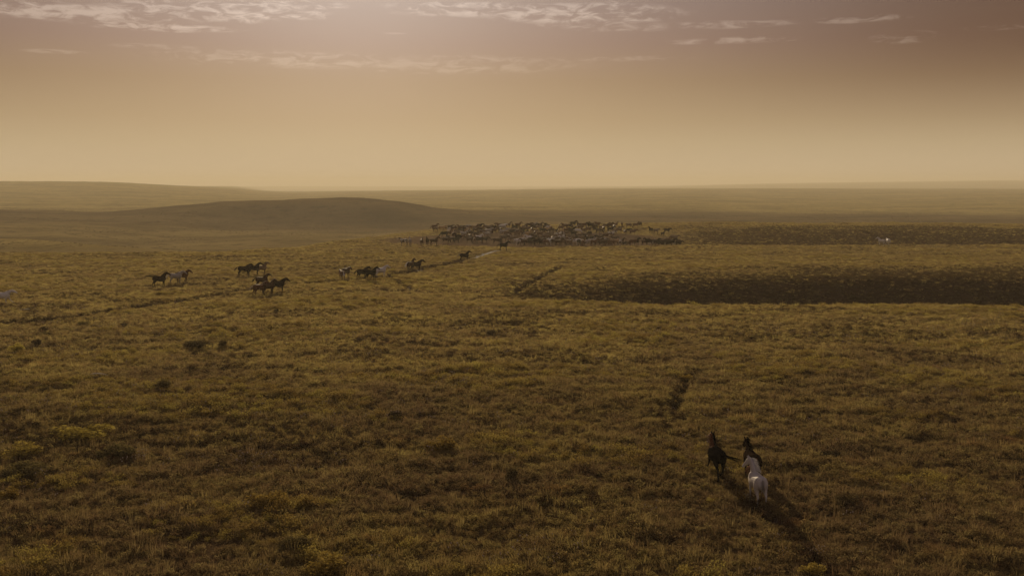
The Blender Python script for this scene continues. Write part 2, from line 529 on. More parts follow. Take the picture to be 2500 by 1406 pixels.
def cover(x, y):
    """what covers the ground: dark heath, bare dirt, far grassland"""
    t = x / np.maximum(y, 1) * 2500 + 1250
    r = np.hypot(x, y)
    # heath and painted shade on the slope across the gully; heath alone on the bank beyond the herd
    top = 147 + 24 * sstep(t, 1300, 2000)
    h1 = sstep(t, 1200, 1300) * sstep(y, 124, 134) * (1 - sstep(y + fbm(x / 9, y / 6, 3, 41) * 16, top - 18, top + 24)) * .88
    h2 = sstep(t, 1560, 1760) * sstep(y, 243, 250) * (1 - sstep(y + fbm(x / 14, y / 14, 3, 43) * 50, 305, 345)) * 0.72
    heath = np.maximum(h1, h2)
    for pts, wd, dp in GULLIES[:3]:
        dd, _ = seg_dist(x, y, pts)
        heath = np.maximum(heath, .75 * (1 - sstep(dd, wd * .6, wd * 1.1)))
    d = np.zeros(x.shape)
    for pts, wd in TRAILS:
        dd, _ = seg_dist(x, y, pts)
        k = 1 - sstep(dd, wd * .6, wd * 1.6)
        if wd < .4 or wd > .9:  # heath tone also paints the horse shadow along the near strip
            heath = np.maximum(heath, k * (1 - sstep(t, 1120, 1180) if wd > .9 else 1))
            if wd > .9:
                d = np.maximum(d, k * .55 * sstep(t, 1110, 1170))
        else:
            d = np.maximum(d, k * .6)
    # trampled ground under the herd
    e = ((t - 1290) / 420.0) ** 2 + ((y - 268) / 34.0) ** 2
    d = np.maximum(d, (1 - sstep(e, 0.45, 1.05)) * 0.95)
    far = sstep(r, 330, 480)
    return heath, d, far


def build_ground():
    dense = np.linspace(R(-33), R(33), 860)
    side_a = np.linspace(R(33), R(327), 96)[1:-1]
    ang = np.concatenate([dense, side_a])
    na = len(ang)
    rad = np.concatenate([np.array([0.6, 4, 9, 15]), 20 * (9600 / 20) ** np.linspace(0, 1, 760)])
    A, Rr = np.meshgrid(ang, rad)
    x = Rr * np.sin(A); y = Rr * np.cos(A)
    z = terrain(x, y)
    hh, dd, ff = cover(x, y)
    mat = ground_material('steppe_ground')
    cut = int(np.searchsorted(rad, 380))

    def sheet(name, r0, r1, label):
        nr = r1 - r0
        v = np.stack([x[r0:r1], y[r0:r1], z[r0:r1]], -1).reshape(-1, 3)
        i = np.arange((nr - 1) * na).reshape(nr - 1, na)
        j = np.roll(i, -1, 1)
        f = np.stack([i, j, j + na, i + na], -1).reshape(-1, 4)[:, ::-1]
        if r0 == 0:                     # close the middle
            v = np.concatenate([v, [[0, 0, float(z[0].mean())]]])
        me = mesh_np(name, v, f)
        o = bpy.data.objects.new(name, me); C.objects.link(o)
        ca = me.color_attributes.new('cover', 'FLOAT_COLOR', 'POINT')
        cc = np.ones((len(v), 4), np.float32)
        n = nr * na
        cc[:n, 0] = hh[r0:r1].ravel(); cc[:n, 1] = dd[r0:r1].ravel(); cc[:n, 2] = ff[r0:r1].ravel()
        ca.data.foreach_set('color', cc.ravel())
        me.materials.append(mat)
        # up-facing
        if me.polygons[0].normal.z < 0:
            me.flip_normals()
        tag(o, label, None, None, 'structure')
        return o
    g = sheet('ground', 0, cut + 1, 'rolling olive and brown steppe pasture with low herbs')
    h = sheet('hills', cut, len(rad), 'hazy rolling grass hills reaching to the horizon')
    return g, h


build_ground()

# ------------------------------------------------------------------ tufts (source meshes live outside the scene)
lib = bpy.data.collections.new('tuft_sources')
nr = np.random.RandomState(5)


def blades_mesh(name, n, rad, h0, h1, wdt, lean=0.5, wind=(0.10, -0.05), mat=None):
    v = []; f = []
    for i in range(n):
        a = nr.rand() * 2 * math.pi; r = rad * math.sqrt(nr.rand())
        bx, by = r * math.cos(a), r * math.sin(a)
        h = h0 + (h1 - h0) * nr.rand() * (1 - 0.5 * r / rad)
        ln = lean * h * (0.3 + nr.rand())
        ex = bx + ln * math.cos(a) * .8 + wind[0] * h * 2; ey = by + ln * math.sin(a) * .8 + wind[1] * h * 2
        th = nr.rand() * math.pi
        wx, wy = math.cos(th) * wdt, math.sin(th) * wdt
        mx, my = bx + (ex - bx) * .35, by + (ey - by) * .35
        k = len(v)
        v += [(bx - wx, by - wy, -0.05), (bx + wx, by + wy, -0.05), (mx + wx * .8, my + wy * .8, h * .6), (mx - wx * .8, my - wy * .8, h * .6),
              (ex + wx * .15, ey + wy * .15, h), (ex - wx * .15, ey - wy * .15, h)]
        f += [(k, k + 1, k + 2, k + 3), (k + 3, k + 2, k + 4, k + 5)]
    me = mesh_np(name, v, f, False)
    if mat: me.materials.append(mat)
    return me


def leafy_mesh(name, n, rx, rz, leaf, mat, flat_top=0.6, seed=0):
    """an uneven mound of many small leaf faces, in clumps"""
    rs = np.random.RandomState(seed + 100)
    cl = [(rs.uniform(-.6, .6) * rx, rs.uniform(-.6, .6) * rx, rs.uniform(.25, .62) * rz, rs.uniform(.3, .55)) for _ in range(7)]
    v = []; f = []
    for i in range(n):
        cx, cy, cz, cr = cl[rs.randint(7)]
        d = rs.randn(3); d /= np.linalg.norm(d)
        q = rs.rand() ** .4
        p = np.array([cx + d[0] * cr * rx * q, cy + d[1] * cr * rx * q, max(0.01, cz + abs(d[2]) * cr * rz * q if rs.rand() < .75 else cz * rs.rand())])
        nn = rs.randn(3) * .7 + np.array([0, 0, .5]) + d * .5
        nn /= np.linalg.norm(nn)
        a = np.cross(nn, rs.randn(3)); a /= np.linalg.norm(a); b = np.cross(nn, a)
        s = leaf * (.6 + .8 * rs.rand())
        k = len(v)
        v += [p - a * s - b * s * .5, p + a * s - b * s * .5, p + a * s * .6 + b * s * .5, p - a * s * .6 + b * s * .5]
        f.append((k, k + 1, k + 2, k + 3))
    me = mesh_np(name, v, f, False)
    me.materials.append(mat)
    return me


M_grass = leaf_material('grass_blades', (0.26, 0.19, 0.075, 1), 0.15, 0.52)
M_herb = leaf_material('herb_leaves', (0.16, 0.125, 0.045, 1), 0.3, 0.45)
M_heath = leaf_material('heath_twigs', (0.050, 0.031, 0.017, 1), 0.80, 0.25)
M_gold = leaf_material('golden_bush_leaves', (0.215, 0.16, 0.036, 1), 0.68, 0.4)
M_goldbush = leaf_material('bright_golden_leaves', (0.27, 0.205, 0.040, 1), 0.75, 0.4)
M_olive = leaf_material('olive_bush_leaves', (0.08, 0.065, 0.024, 1), 0.7, 0.3)
M_dark = leaf_material('dark_bush_leaves', (0.045, 0.036, 0.018, 1), 0.75, 0.2)
M_twig = plain_material('brown_twigs', (0.06, 0.04, 0.025, 1), 0.9)
M_flower = plain_material('pale_seed_heads', (0.50, 0.42, 0.33, 1), 0.9, 0.2)
M_stalk = plain_material('dry_stalks', (0.24, 0.16, 0.07, 1), 0.9, 0.2)

src = {}


def source(key, me):
    o = bpy.data.objects.new(key, me)
    lib.objects.link(o)
    src[key] = o


source('a_tuft', blades_mesh('a_tuft', 46, .26, .16, .42, .008, .6, mat=M_grass))
source('b_tuft', blades_mesh('b_tuft', 34, .20, .12, .34, .009, .8, mat=M_grass))
source('c_herb', leafy_mesh('c_herb', 150, .36, .34, .028, M_herb, seed=1))
source('d_herb', leafy_mesh('d_herb', 170, .46, .30, .030, M_herb, seed=2))
source('e_heath', leafy_mesh('e_heath', 130, .40, .36, .028, M_heath, seed=3))
source('f_mound', leafy_mesh('f_mound', 320, .70, .50, .030, M_gold, seed=4))
source('g_tall', blades_mesh('g_tall', 22, .22, .30, .62, .007, .35, mat=M_grass))


def gn_scatter(name, pts, kinds, scales, coll, label, rots=None):
    me = bpy.data.meshes.new(name)
    n = len(pts)
    me.vertices.add(n); me.vertices.foreach_set('co', np.asarray(pts, np.float32).ravel())
    a = me.attributes.new('pick', 'INT', 'POINT'); a.data.foreach_set('value', np.asarray(kinds, np.int32))
    a = me.attributes.new('size', 'FLOAT_VECTOR', 'POINT'); a.data.foreach_set('vector', np.asarray(scales, np.float32).ravel())
    a = me.attributes.new('turn', 'FLOAT_VECTOR', 'POINT')
    rr = np.zeros((n, 3), np.float32); rr[:, 2] = nr.rand(n) * 6.283 if rots is None else rots
    rr[:, 0] = nr.randn(n) * .08; rr[:, 1] = nr.randn(n) * .08
    a.data.foreach_set('vector', rr.ravel())
    me.update()
    o = bpy.data.objects.new(name, me); C.objects.link(o)
    ng = bpy.data.node_groups.new(name, 'GeometryNodeTree')
    ng.interface.new_socket('Geometry', in_out='INPUT', socket_type='NodeSocketGeometry')
    ng.interface.new_socket('Geometry', in_out='OUTPUT', socket_type='NodeSocketGeometry')
    gi = ng.nodes.new('NodeGroupInput'); go = ng.nodes.new('NodeGroupOutput')
    ci = ng.nodes.new('GeometryNodeCollectionInfo')
    ci.inputs['Collection'].default_value = coll
    ci.inputs['Separate Children'].default_value = True
    ci.inputs['Reset Children'].default_value = True
    ip = ng.nodes.new('GeometryNodeInstanceOnPoints')
    ip.inputs['Pick Instance'].default_value = True

    def attr(nm, ty):
        q = ng.nodes.new('GeometryNodeInputNamedAttribute'); q.data_type = ty
        q.inputs[0].default_value = nm
        return q.outputs[0]
    L = ng.links.new
    L(gi.outputs[0], ip.inputs['Points']); L(ci.outputs[0], ip.inputs['Instance'])
    L(attr('pick', 'INT'), ip.inputs['Instance Index'])
    L(attr('turn', 'FLOAT_VECTOR'), ip.inputs['Rotation'])
    L(attr('size', 'FLOAT_VECTOR'), ip.inputs['Scale'])
    L(ip.outputs[0], go.inputs[0])
    md = o.modifiers.new('scatter', 'NODES'); md.node_group = ng
    tag(o, label, None, None, 'stuff')
    return o


def wedge(n, y0, y1, k=0.62, m=6):
    """points spread evenly over the visible wedge and a margin beside it"""
    u = nr.rand(n)
    y = np.sqrt(y0 * y0 + u * (y1 * y1 - y0 * y0))
    x = (nr.rand(n) * 2 - 1) * (k * y + m)
    return x, y


def scatter_zone(n, y0, y1, smin, smax, w_):
    x, y = wedge(n, y0, y1)
    hh, dd, ff = cover(x, y)
    clump = fbm(x / 1.7, y / 1.4, 3, 61) * .8
    patch = fbm(x / 11, y / 7, 3, 67)
    keep = (nr.rand(n) > dd * 1.25) & (nr.rand(n) < 0.80 + .7 * clump)
    for pts, wd, dp in GULLIES:
        d, _ = seg_dist(x, y, pts)
        keep &= (d > wd * .75) | (hh > .5)
    x, y, hh, clump, patch = (q[keep] for q in (x, y, hh, clump, patch))
    n = len(x)
    p = nr.rand(n)
    kind = np.select([p < w_[0], p < w_[1], p < w_[2], p < w_[3]], [0, 1, 2, 3], 6)
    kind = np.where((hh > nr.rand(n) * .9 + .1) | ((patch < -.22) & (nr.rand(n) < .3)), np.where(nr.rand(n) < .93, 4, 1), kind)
    kind = np.where((patch > .20) & (nr.rand(n) < .11) & (hh < .3), 5, kind)
    s = smin + (smax - smin) * nr.rand(n) ** 1.6
    low = 1 - .5 * sstep(y, 70, 200)
    s = s * (1 + 0.8 * np.clip(clump, -.4, .5))
    sc = np.stack([s, s, s * (.75 + .5 * nr.rand(n)) * low], 1)
    return np.stack([x, y, terrain(x, y) - .02], 1), kind, sc


zs = [scatter_zone(125000, 30, 80, .50, 1.15, (.26, .46, .68, .90)),
      scatter_zone(125000, 80, 135, .55, 1.2, (.3, .55, .75, .92)),
      scatter_zone(105000, 135, 215, .7, 1.5, (.3, .55, .75, .92)),
      scatter_zone(100000, 215, 355, .7, 1.7, (.3, .55, .75, .95))]
gn_scatter('grass', np.concatenate([q[0] for q in zs]), np.concatenate([q[1] for q in zs]), np.concatenate([q[2] for q in zs]), lib,
           'olive and brown steppe grass and low herbs covering the ground')

x, y = wedge(90000, 370, 1100)
pt = fbm(x / 60, y / 45, 4, 71)
kp = nr.rand(len(x)) < np.clip(.10 + 1.3 * pt, 0, 1)
x, y = x[kp], y[kp]
s_ = 1.2 + 1.8 * nr.rand(len(x)) ** 2
gn_scatter('scrub', np.stack([x, y, terrain(x, y) - .05], 1), np.full(len(x), 4), np.stack([s_, s_, s_ * .4], 1), lib,
           'low dark scrub dotting the far hazy slopes')

# pale seed heads and small flowers that catch the light
lib2 = bpy.data.collections.new('flower_sources')
for q in range(2):
    v = []; f = []; mi = []
    for i in range(5):
        a = nr.rand() * 6.28; r = .16 * nr.rand()
        bx, by = r * math.cos(a), r * math.sin(a); h = .28 + .28 * nr.rand()
        lx, ly = bx * 1.8 + .02, by * 1.8
        k = len(v); t_ = .004
        v += [(bx - t_, by, 0), (bx + t_, by, 0), (lx + t_, ly, h), (lx - t_, ly, h)]
        f.append((k, k + 1, k + 2, k + 3)); mi.append(0)
        s_ = .016 + .014 * nr.rand()
        for ax in range(2):
            k = len(v)
            if ax == 0:
                v += [(lx - s_, ly, h - s_), (lx + s_, ly, h - s_), (lx + s_ * .6, ly, h + s_), (lx - s_ * .6, ly, h + s_)]
            else:
                v += [(lx, ly - s_, h - s_), (lx, ly + s_, h - s_), (lx, ly + s_ * .6, h + s_), (lx, ly - s_ * .6, h + s_)]
            f.append((k, k + 1, k + 2, k + 3)); mi.append(1)
    me = mesh_np('flower', v, f, False)
    me.materials.append(M_stalk); me.materials.append(M_flower)
    me.polygons.foreach_set('material_index', mi)
    lib2.objects.link(bpy.data.objects.new('flower_%s' % 'ab'[q], me))
x, y = wedge(9000, 32, 120)
pt = fbm(x / 6, y / 4, 3, 77)
kp = nr.rand(len(x)) < np.clip(.06 + 1.5 * pt, 0, 1)
x, y = x[kp], y[kp]
s = .7 + .7 * nr.rand(len(x))
gn_scatter('wildflowers', np.stack([x, y, terrain(x, y)], 1), nr.randint(0, 2, len(x)), np.stack([s, s, s], 1), lib2,
           'scattered pale seed heads and small flowers among the grass')


# ------------------------------------------------------------------ dirt trails (thin worn strips on the ground; the near one also paints horse shadow)
M_soil_shadow = plain_material('soil_and_shadow', (0.06, 0.037, 0.02, 1), 0.95, 0.35, 1.5)  # soil tone that also paints the near horses' shadow
M_dirt = plain_material('worn_dirt', (0.052, 0.033, 0.019, 1), 0.95, 0.35, 1.5)
TR_NAMES = ['long worn horse trail crossing the left pasture up to the herd', 'short second trail beside the long one at far left',
            'trodden trail painted dark as horse shadow under the three near horses', 'faint side trail dropping from the long trail']
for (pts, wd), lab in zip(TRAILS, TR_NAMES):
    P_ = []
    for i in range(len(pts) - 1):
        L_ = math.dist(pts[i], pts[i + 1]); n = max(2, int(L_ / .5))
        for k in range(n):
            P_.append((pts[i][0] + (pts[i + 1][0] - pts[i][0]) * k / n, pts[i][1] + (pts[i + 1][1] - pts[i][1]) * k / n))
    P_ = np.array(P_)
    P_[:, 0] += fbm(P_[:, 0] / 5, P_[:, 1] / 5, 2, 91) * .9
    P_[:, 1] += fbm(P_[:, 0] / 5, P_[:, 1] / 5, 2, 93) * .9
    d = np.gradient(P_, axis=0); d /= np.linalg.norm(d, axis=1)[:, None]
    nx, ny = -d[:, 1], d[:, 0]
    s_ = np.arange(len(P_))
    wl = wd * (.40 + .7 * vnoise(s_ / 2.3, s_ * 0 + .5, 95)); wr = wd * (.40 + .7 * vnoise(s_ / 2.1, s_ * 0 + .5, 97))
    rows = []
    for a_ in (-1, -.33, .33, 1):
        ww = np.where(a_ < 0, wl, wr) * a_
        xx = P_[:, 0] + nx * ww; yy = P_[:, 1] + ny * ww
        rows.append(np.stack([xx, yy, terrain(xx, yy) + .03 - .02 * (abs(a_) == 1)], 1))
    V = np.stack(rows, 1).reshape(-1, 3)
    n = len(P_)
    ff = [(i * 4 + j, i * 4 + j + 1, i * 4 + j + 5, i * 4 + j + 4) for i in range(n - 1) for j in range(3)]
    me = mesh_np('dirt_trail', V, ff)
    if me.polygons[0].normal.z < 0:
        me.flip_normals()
    me.materials.append(M_soil_shadow if wd < .4 else M_dirt)
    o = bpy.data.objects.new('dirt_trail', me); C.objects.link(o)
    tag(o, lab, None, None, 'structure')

# ------------------------------------------------------------------ single bushes that stand out
def bush_meshes(i):
    a = [leafy_mesh('foliage', 1500, .5, .62, .030, m_, seed=20 + 5 * i + j) for j, m_ in enumerate((M_goldbush, M_olive, M_dark))]
    return a


bushA = bush_meshes(0); bushB = bush_meshes(1)
v = []; f = []
for i in range(16):
    a = i * .393 + .1; r = .32
    k = len(v); t_ = .012
    v += [(-t_, 0, -.05), (t_, 0, -.05), (r * math.cos(a) + t_ * .5, r * math.sin(a), .42), (r * math.cos(a) - t_ * .5, r * math.sin(a), .42)]
    f.append((k, k + 1, k + 2, k + 3))
stem_me = mesh_np('stems', v, f, False); stem_me.materials.append(M_twig)
BUSHES = [  # px, py of the base, width px, height px, kind (0 gold 1 olive 2 dark), label
    (1672, 938, 46, 46, 0, 'upright yellow-green bush at the head of the short dark furrow above the near horses'),
    (484, 850, 92, 26, 2, 'wide low dark bush alone in the left pasture'),
    (545, 848, 30, 24, 1, 'small brown-green bush right beside the wide low dark bush'),
    (108, 812, 34, 22, 2, 'small dark bush just below the long trail at left'),
    (92, 846, 34, 26, 2, 'greyish dark bush close to the left edge, below the long trail'),
    (42, 862, 48, 22, 0, 'yellow-olive bush near the left edge beside a greyish one'),
    (305, 797, 26, 14, 2, 'flat dark bush below the trail in the left pasture'),
    (204, 797, 36, 14, 1, 'flat olive bush left of the small flat dark one below the trail'),
    (676, 762, 18, 12, 2, 'round dark little bush below the group of four horses'),
    (1200, 818, 30, 18, 2, 'dark bush in the middle of the pasture in front of the gully'),
    (400, 952, 58, 30, 1, 'brown olive bush in the left foreground pasture'),
    (965, 1020, 40, 26, 2, 'grey-dark bush in the centre foreground'),
    (190, 1072, 190, 46, 0, 'broad golden-green bush mound at lower left'),
    (60, 1120, 120, 46, 0, 'golden-olive bush mound touching the left edge'),
    (290, 1118, 130, 36, 1, 'olive bush mound right of the golden mounds at lower left'),
    (60, 1165, 130, 34, 1, 'dark-footed olive bush below the golden mounds at the left edge'),
    (650, 1242, 120, 44, 0, 'golden bush patch in the lower left foreground'),
    (745, 1245, 60, 34, 0, 'small golden bush just right of the golden patch'),
    (1250, 1175, 44, 40, 1, 'upright olive bush left of the near horses'),
    (800, 1404, 120, 46, 0, 'golden bush cut by the bottom edge of the picture'),
    (720, 1340, 120, 32, 1, 'large dull olive bush above the golden one at the bottom edge'),
    (20, 1222, 70, 30, 0, 'small golden bush at the left edge in the foreground'),
    (1980, 1408, 70, 34, 0, 'small golden bush at the bottom edge right of the trodden trail'),
    (2070, 1240, 70, 34, 1, 'low olive bush to the right of the trodden trail'),
    (2030, 1118, 80, 30, 2, 'dark low bush right of the three near horses'),
    (1080, 1100, 100, 30, 0, 'low golden bush in the middle of the foreground'),
]
for i, (px, py, wp, hp, kd, lab) in enumerate(BUSHES):
    X, Y, Z = hit(px, py)
    D = math.hypot(Y, ZC)
    root = bpy.data.objects.new('shrub', None); C.objects.link(root)
    root.location = (X, Y, Z - .04); root.rotation_euler = (0, 0, rng.uniform(-.5, .5))
    tag(root, lab, 'shrub', 'shrubs standing out of the pasture')
    sw = wp / F * D / .95; sh_ = hp / F * D / .60
    fo = bpy.data.objects.new('foliage', (bushA if i % 2 else bushB)[kd]); C.objects.link(fo)
    fo.parent = root; fo.scale = (sw, max(sw * .65, .7), min(sh_ * (.8 if kd == 2 else 1), 1.3))
    st = bpy.data.objects.new('stems', stem_me); C.objects.link(st)
    st.parent = root; st.scale = (sw, max(sw * .65, .7), min(sh_, 1.5))

# a pale bone-white stick lying in the grass at left
X, Y, Z = hit(238, 922)
v = []; f = []
for i in range(9):
    a = (i / 8 - .5) * 1.5
    for k in range(6):
        b_ = k * math.pi / 3
        rr = .035 * (1.15 - (i / 4 - 1) ** 2 * .75)
        v.append((a, math.sin(b_) * rr, .30 - a * a * .22 + math.cos(b_) * rr))
for i in range(8):
    for k in range(6):
        q = i * 6 + k; q2 = i * 6 + (k + 1) % 6
        f.append((q, q2, q2 + 6, q + 6))
me = mesh_np('dry_branch', v, f); me.materials.append(plain_material('bleached_wood', (.62, .56, .46, 1), .7))
o = bpy.data.objects.new('dry_branch', me); C.objects.link(o); o.location = (X, Y, Z)
tag(o, 'pale bleached curved branch lying in the grass at left', 'branch')

# ------------------------------------------------------------------ horses
COATS = {
    'black': ((.010, .008, .007, 1), None), 'seal': ((.022, .013, .009, 1), (.008, .006, .005, 1)),
    'bay': ((.055, .026, .013, 1), (.012, .008, .006, 1)), 'chestnut': ((.10, .044, .019, 1), None),
    'dun': ((.17, .115, .065, 1), (.05, .03, .02, 1)), 'grey': ((.30, .265, .225, 1), (.20, .17, .145, 1)),
    'white': ((.56, .52, .46, 1), None), 'palomino': ((.36, .23, .10, 1), None),
    'cream': ((.42, .38, .34, 1), None)}
COAT = {k: plain_material('coat_' + k, c, .6, .22, 2.5, l, .0 if c[0] < .03 else (.05 if c[0] < .2 else .1), .0 if c[0] < .03 else (.3 if c[0] < .2 else .1)) for k, (c, l) in COATS.items()}
COAT['pinto'] = pinto_material('coat_pinto', (.05, .026, .014, 1), (.55, .50, .43, 1))
HAIR = {'dark': plain_material('hair_dark', (.010, .008, .006, 1), .8, .3, 9, None, .0),
        'red': plain_material('hair_red_brown', (.12, .045, .018, 1), .8, .4, 9, None, .1),
        'flax': plain_material('hair_flaxen', (.50, .40, .25, 1), .5, .25, 9),
        'pale': plain_material('hair_white', (.62, .58, .50, 1), .5, .2, 9),
        'ash': plain_material('hair_ash', (.20, .17, .14, 1), .5, .3, 9)}
HAIR_OF = {'black': 'dark', 'seal': 'dark', 'bay': 'dark', 'chestnut': 'red', 'dun': 'dark', 'grey': 'ash', 'white': 'pale', 'cream': 'pale', 'palomino': 'flax', 'pinto': 'flax'}
M_hoof = plain_material('hoof_horn', (.03, .025, .02, 1), .5)
M_eye = plain_material('dark_eye', (.004, .003, .003, 1), .1)


def loft(V, Fc, secs, n=14):
    """closed tube through sections (centre, side vector, half width, half depth)"""
    m = len(secs)
    cs = [Vector(s[0]) for s in secs]
    base = len(V)
    for i, (c, sd, hw, hd) in enumerate(secs):
        c = cs[i]
        t_ = (cs[min(i + 1, m - 1)] - cs[max(i - 1, 0)]).normalized()
        sd = Vector(sd); sd = (sd - t_ * sd.dot(t_)).normalized()
        up = t_.cross(sd)
        for k in range(n):
            a = 2 * math.pi * k / n
            V.append(c + sd * (math.cos(a) * hw) + up * (math.sin(a) * hd))
    for i in range(m - 1):
        for k in range(n):
            q = base + i * n + k; q2 = base + i * n + (k + 1) % n
            Fc.append((q, q2, q2 + n, q + n))
    Fc.append(tuple(base + k for k in range(n))[::-1])
    Fc.append(tuple(base + (m - 1) * n + k for k in range(n)))


def horse_parts(neck=(48, 0), head=-38, hyaw=None, legs=(0, 0, 0, 0), bend=(0, 0, 0, 0), neck_len=.80, barrel=1.0):
    """returns verts/faces for the body, plus crest points for the mane.  x forward, y left, z up
    legs: swing in degrees of fore-left, fore-right, hind-left, hind-right; bend: knee / hock flexion"""
    V, Fc = [], []
    Y1 = (0, 1, 0)
    b = barrel
    torso = [(-.87, 1.18, .08, .10), (-.83, 1.16, .18, .20), (-.72, 1.17, .28, .30), (-.55, 1.18, .325, .335), (-.35, 1.17, .325 * b, .32),
             (-.12, 1.13, .345 * b, .335 * b), (.12, 1.10, .345 * b, .36 * b), (.32, 1.11, .315, .385), (.46, 1.14, .28, .38), (.60, 1.15, .245, .33),
             (.71, 1.16, .19, .24), (.78, 1.17, .10, .13)]
    loft(V, Fc, [((x_, 0, z_), Y1, hw, hd) for x_, z_, hw, hd in torso], 18)
    # neck
    np_, ny = neck
    if hyaw is None: hyaw = ny
    p = Vector((.42, 0, 1.26)); pts = [p.copy()]
    N = 7
    secs = [(p.copy(), (0, 1, 0), .18, .29)]
    crest = []
    ws = [.165, .14, .12, .105, .095, .088, .082]
    ds = [.28, .25, .22, .19, .165, .145, .13]
    for i in range(N):
        t_ = (i + 1) / N
        pit = R(np_ * (1.0 - .30 * (t_ - .5) + (.18 if np_ > 0 else 0) * (0.5 - t_)))
        yaw = R(ny * min(1, t_ * 1.15))
        dirv = Vector((math.cos(pit) * math.cos(yaw), math.cos(pit) * math.sin(yaw), math.sin(pit)))
        p = p + dirv * (neck_len / N)
        sd = Vector((-math.sin(yaw), math.cos(yaw), 0))
        secs.append((p.copy(), sd, ws[i], ds[i]))
        upv = dirv.cross(sd)
        crest.append((p + upv * ds[i] * .95, sd.copy(), dirv.copy()))
    loft(V, Fc, secs, 14)
    # head
    hy = R(hyaw); hp = R(head)
    hd = Vector((math.cos(hp) * math.cos(hy), math.cos(hp) * math.sin(hy), math.sin(hp)))
    sd = Vector((-math.sin(hy), math.cos(hy), 0))
    up = hd.cross(sd)
    poll = p + up * .0
    hs = [(-.07, -.01, .05, .06), (-.02, 0, .085, .10), (.08, -.02, .105, .145), (.18, -.025, .098, .145), (.28, -.01, .080, .112),
          (.38, .0, .062, .086), (.47, .0, .056, .073), (.53, -.005, .060, .072), (.575, -.012, .048, .055), (.60, -.015, .02, .025)]
    loft(V, Fc, [(poll + hd * a + up * u_, sd, hw, hh_) for a, u_, hw, hh_ in hs], 12)
    for s_ in (-1, 1):   # ears
        e0 = poll + up * .08 + sd * (.055 * s_) + hd * .0
        loft(V, Fc, [(e0, sd, .034, .026), (e0 + up * .07 - hd * .02 + sd * .01 * s_, sd, .036, .022), (e0 + up * .16 - hd * .03 + sd * .018 * s_, sd, .008, .006)], 8)
        j = poll + hd * .12 - up * .09 + sd * (.045 * s_)
    # legs
    hoofs = []
    fore = [(0, 1.16, .10, .17), (0, .98, .088, .135), (.01, .80, .066, .090), (.0, .62, .050, .062), (.01, .50, .050, .054), (.005, .44, .038, .044),
            (.0, .30, .032, .038), (.0, .18, .040, .046), (.035, .10, .036, .040), (.055, .055, .048, .056), (.065, .0, .060, .070)]
    hind = [(.08, 1.20, .15, .25), (.09, 1.00, .145, .235), (.06, .84, .115, .175), (-.02, .70, .076, .112), (-.10, .58, .052, .074), (-.14, .50, .050, .066),
            (-.135, .42, .040, .050), (-.12, .30, .036, .042), (-.11, .18, .042, .048), (-.07, .10, .038, .042), (-.05, .055, .048, .056), (-.04, .0, .058, .068)]
    for li in range(4):
        isf = li < 2
        sgn = 1 if li % 2 == 0 else -1
        prof = fore if isf else hind
        ax = .50 if isf else -.60
        sw = R(legs[li]); bd = R(bend[li])
        top = prof[0]
        piv = (top[0], 1.08)
        knee_i = 4 if isf else 5
        out_ = []
        for (lx, lz, hw, hh_) in prof:
            # lower leg flexes about the knee / hock first
            if bd and lz < prof[knee_i][1]:
                kx, kz = prof[knee_i][0], prof[knee_i][1]
                q = -bd if isf else -bd
                vx, vz = lx - kx, lz - kz
                c_, s_ = math.cos(q), math.sin(q)
                lx, lz = kx + vx * c_ - vz * s_ * -1, kz + vx * s_ * -1 + vz * c_
            c_, s_ = math.cos(sw), math.sin(sw)
            vx, vz = lx - piv[0], lz - piv[1]
            k_ = min(1, max(0, (1.22 - lz) / .2)) if True else 1
            nx_, nz_ = piv[0] + vx * c_ - vz * s_, piv[1] + vx * s_ + vz * c_
            lat = .17 if isf else .19
            lat = lat - .035 * max(0, (1.0 - lz))
            out_.append(((ax + nx_, sgn * lat, nz_), Y1, hw, hh_))
        loft(V, Fc, out_, 12)
    return V, Fc, crest, (poll, hd, sd, up)


def fuse(V, Fc, vox):
    me = bpy.data.meshes.new('tmp')
    me.from_pydata([tuple(q) for q in V], [], Fc)
    me.update()
    o = bpy.data.objects.new('tmp', me); C.objects.link(o)
    md = o.modifiers.new('r', 'REMESH'); md.mode = 'VOXEL'; md.voxel_size = vox; md.use_smooth_shade = True
    sm = o.modifiers.new('s', 'SMOOTH'); sm.factor = .5; sm.iterations = 2
    dg = bpy.context.evaluated_depsgraph_get(); dg.update()
    ev = o.evaluated_get(dg)
    res = bpy.data.meshes.new_from_object(ev)
    bpy.data.objects.remove(o, do_unlink=True)
    return res


def strand(V, Fc, p0, vel, g, length, wd, side, steps=5, rs=rng):
    p = Vector(p0); v_ = Vector(vel).normalized()
    pts = [p.copy()]
    for i in range(steps):
        v_ = (v_ + Vector(g)).normalized()
        p = p + v_ * (length / steps)
        pts.append(p.copy())
    k = len(V)
    for i, q in enumerate(pts):
        ww = wd * (1.0, 1.1, 1.0, .8, .55, .12)[min(i, 5)]
        V.append(q + side * ww); V.append(q - side * ww)
        V.append(q + side.cross(v_).normalized() * ww * .5)
    for i in range(steps):
        a = k + 3 * i
        Fc += [(a, a + 1, a + 4, a + 3), (a + 1, a + 2, a + 5, a + 4), (a + 2, a, a + 3, a + 5)]


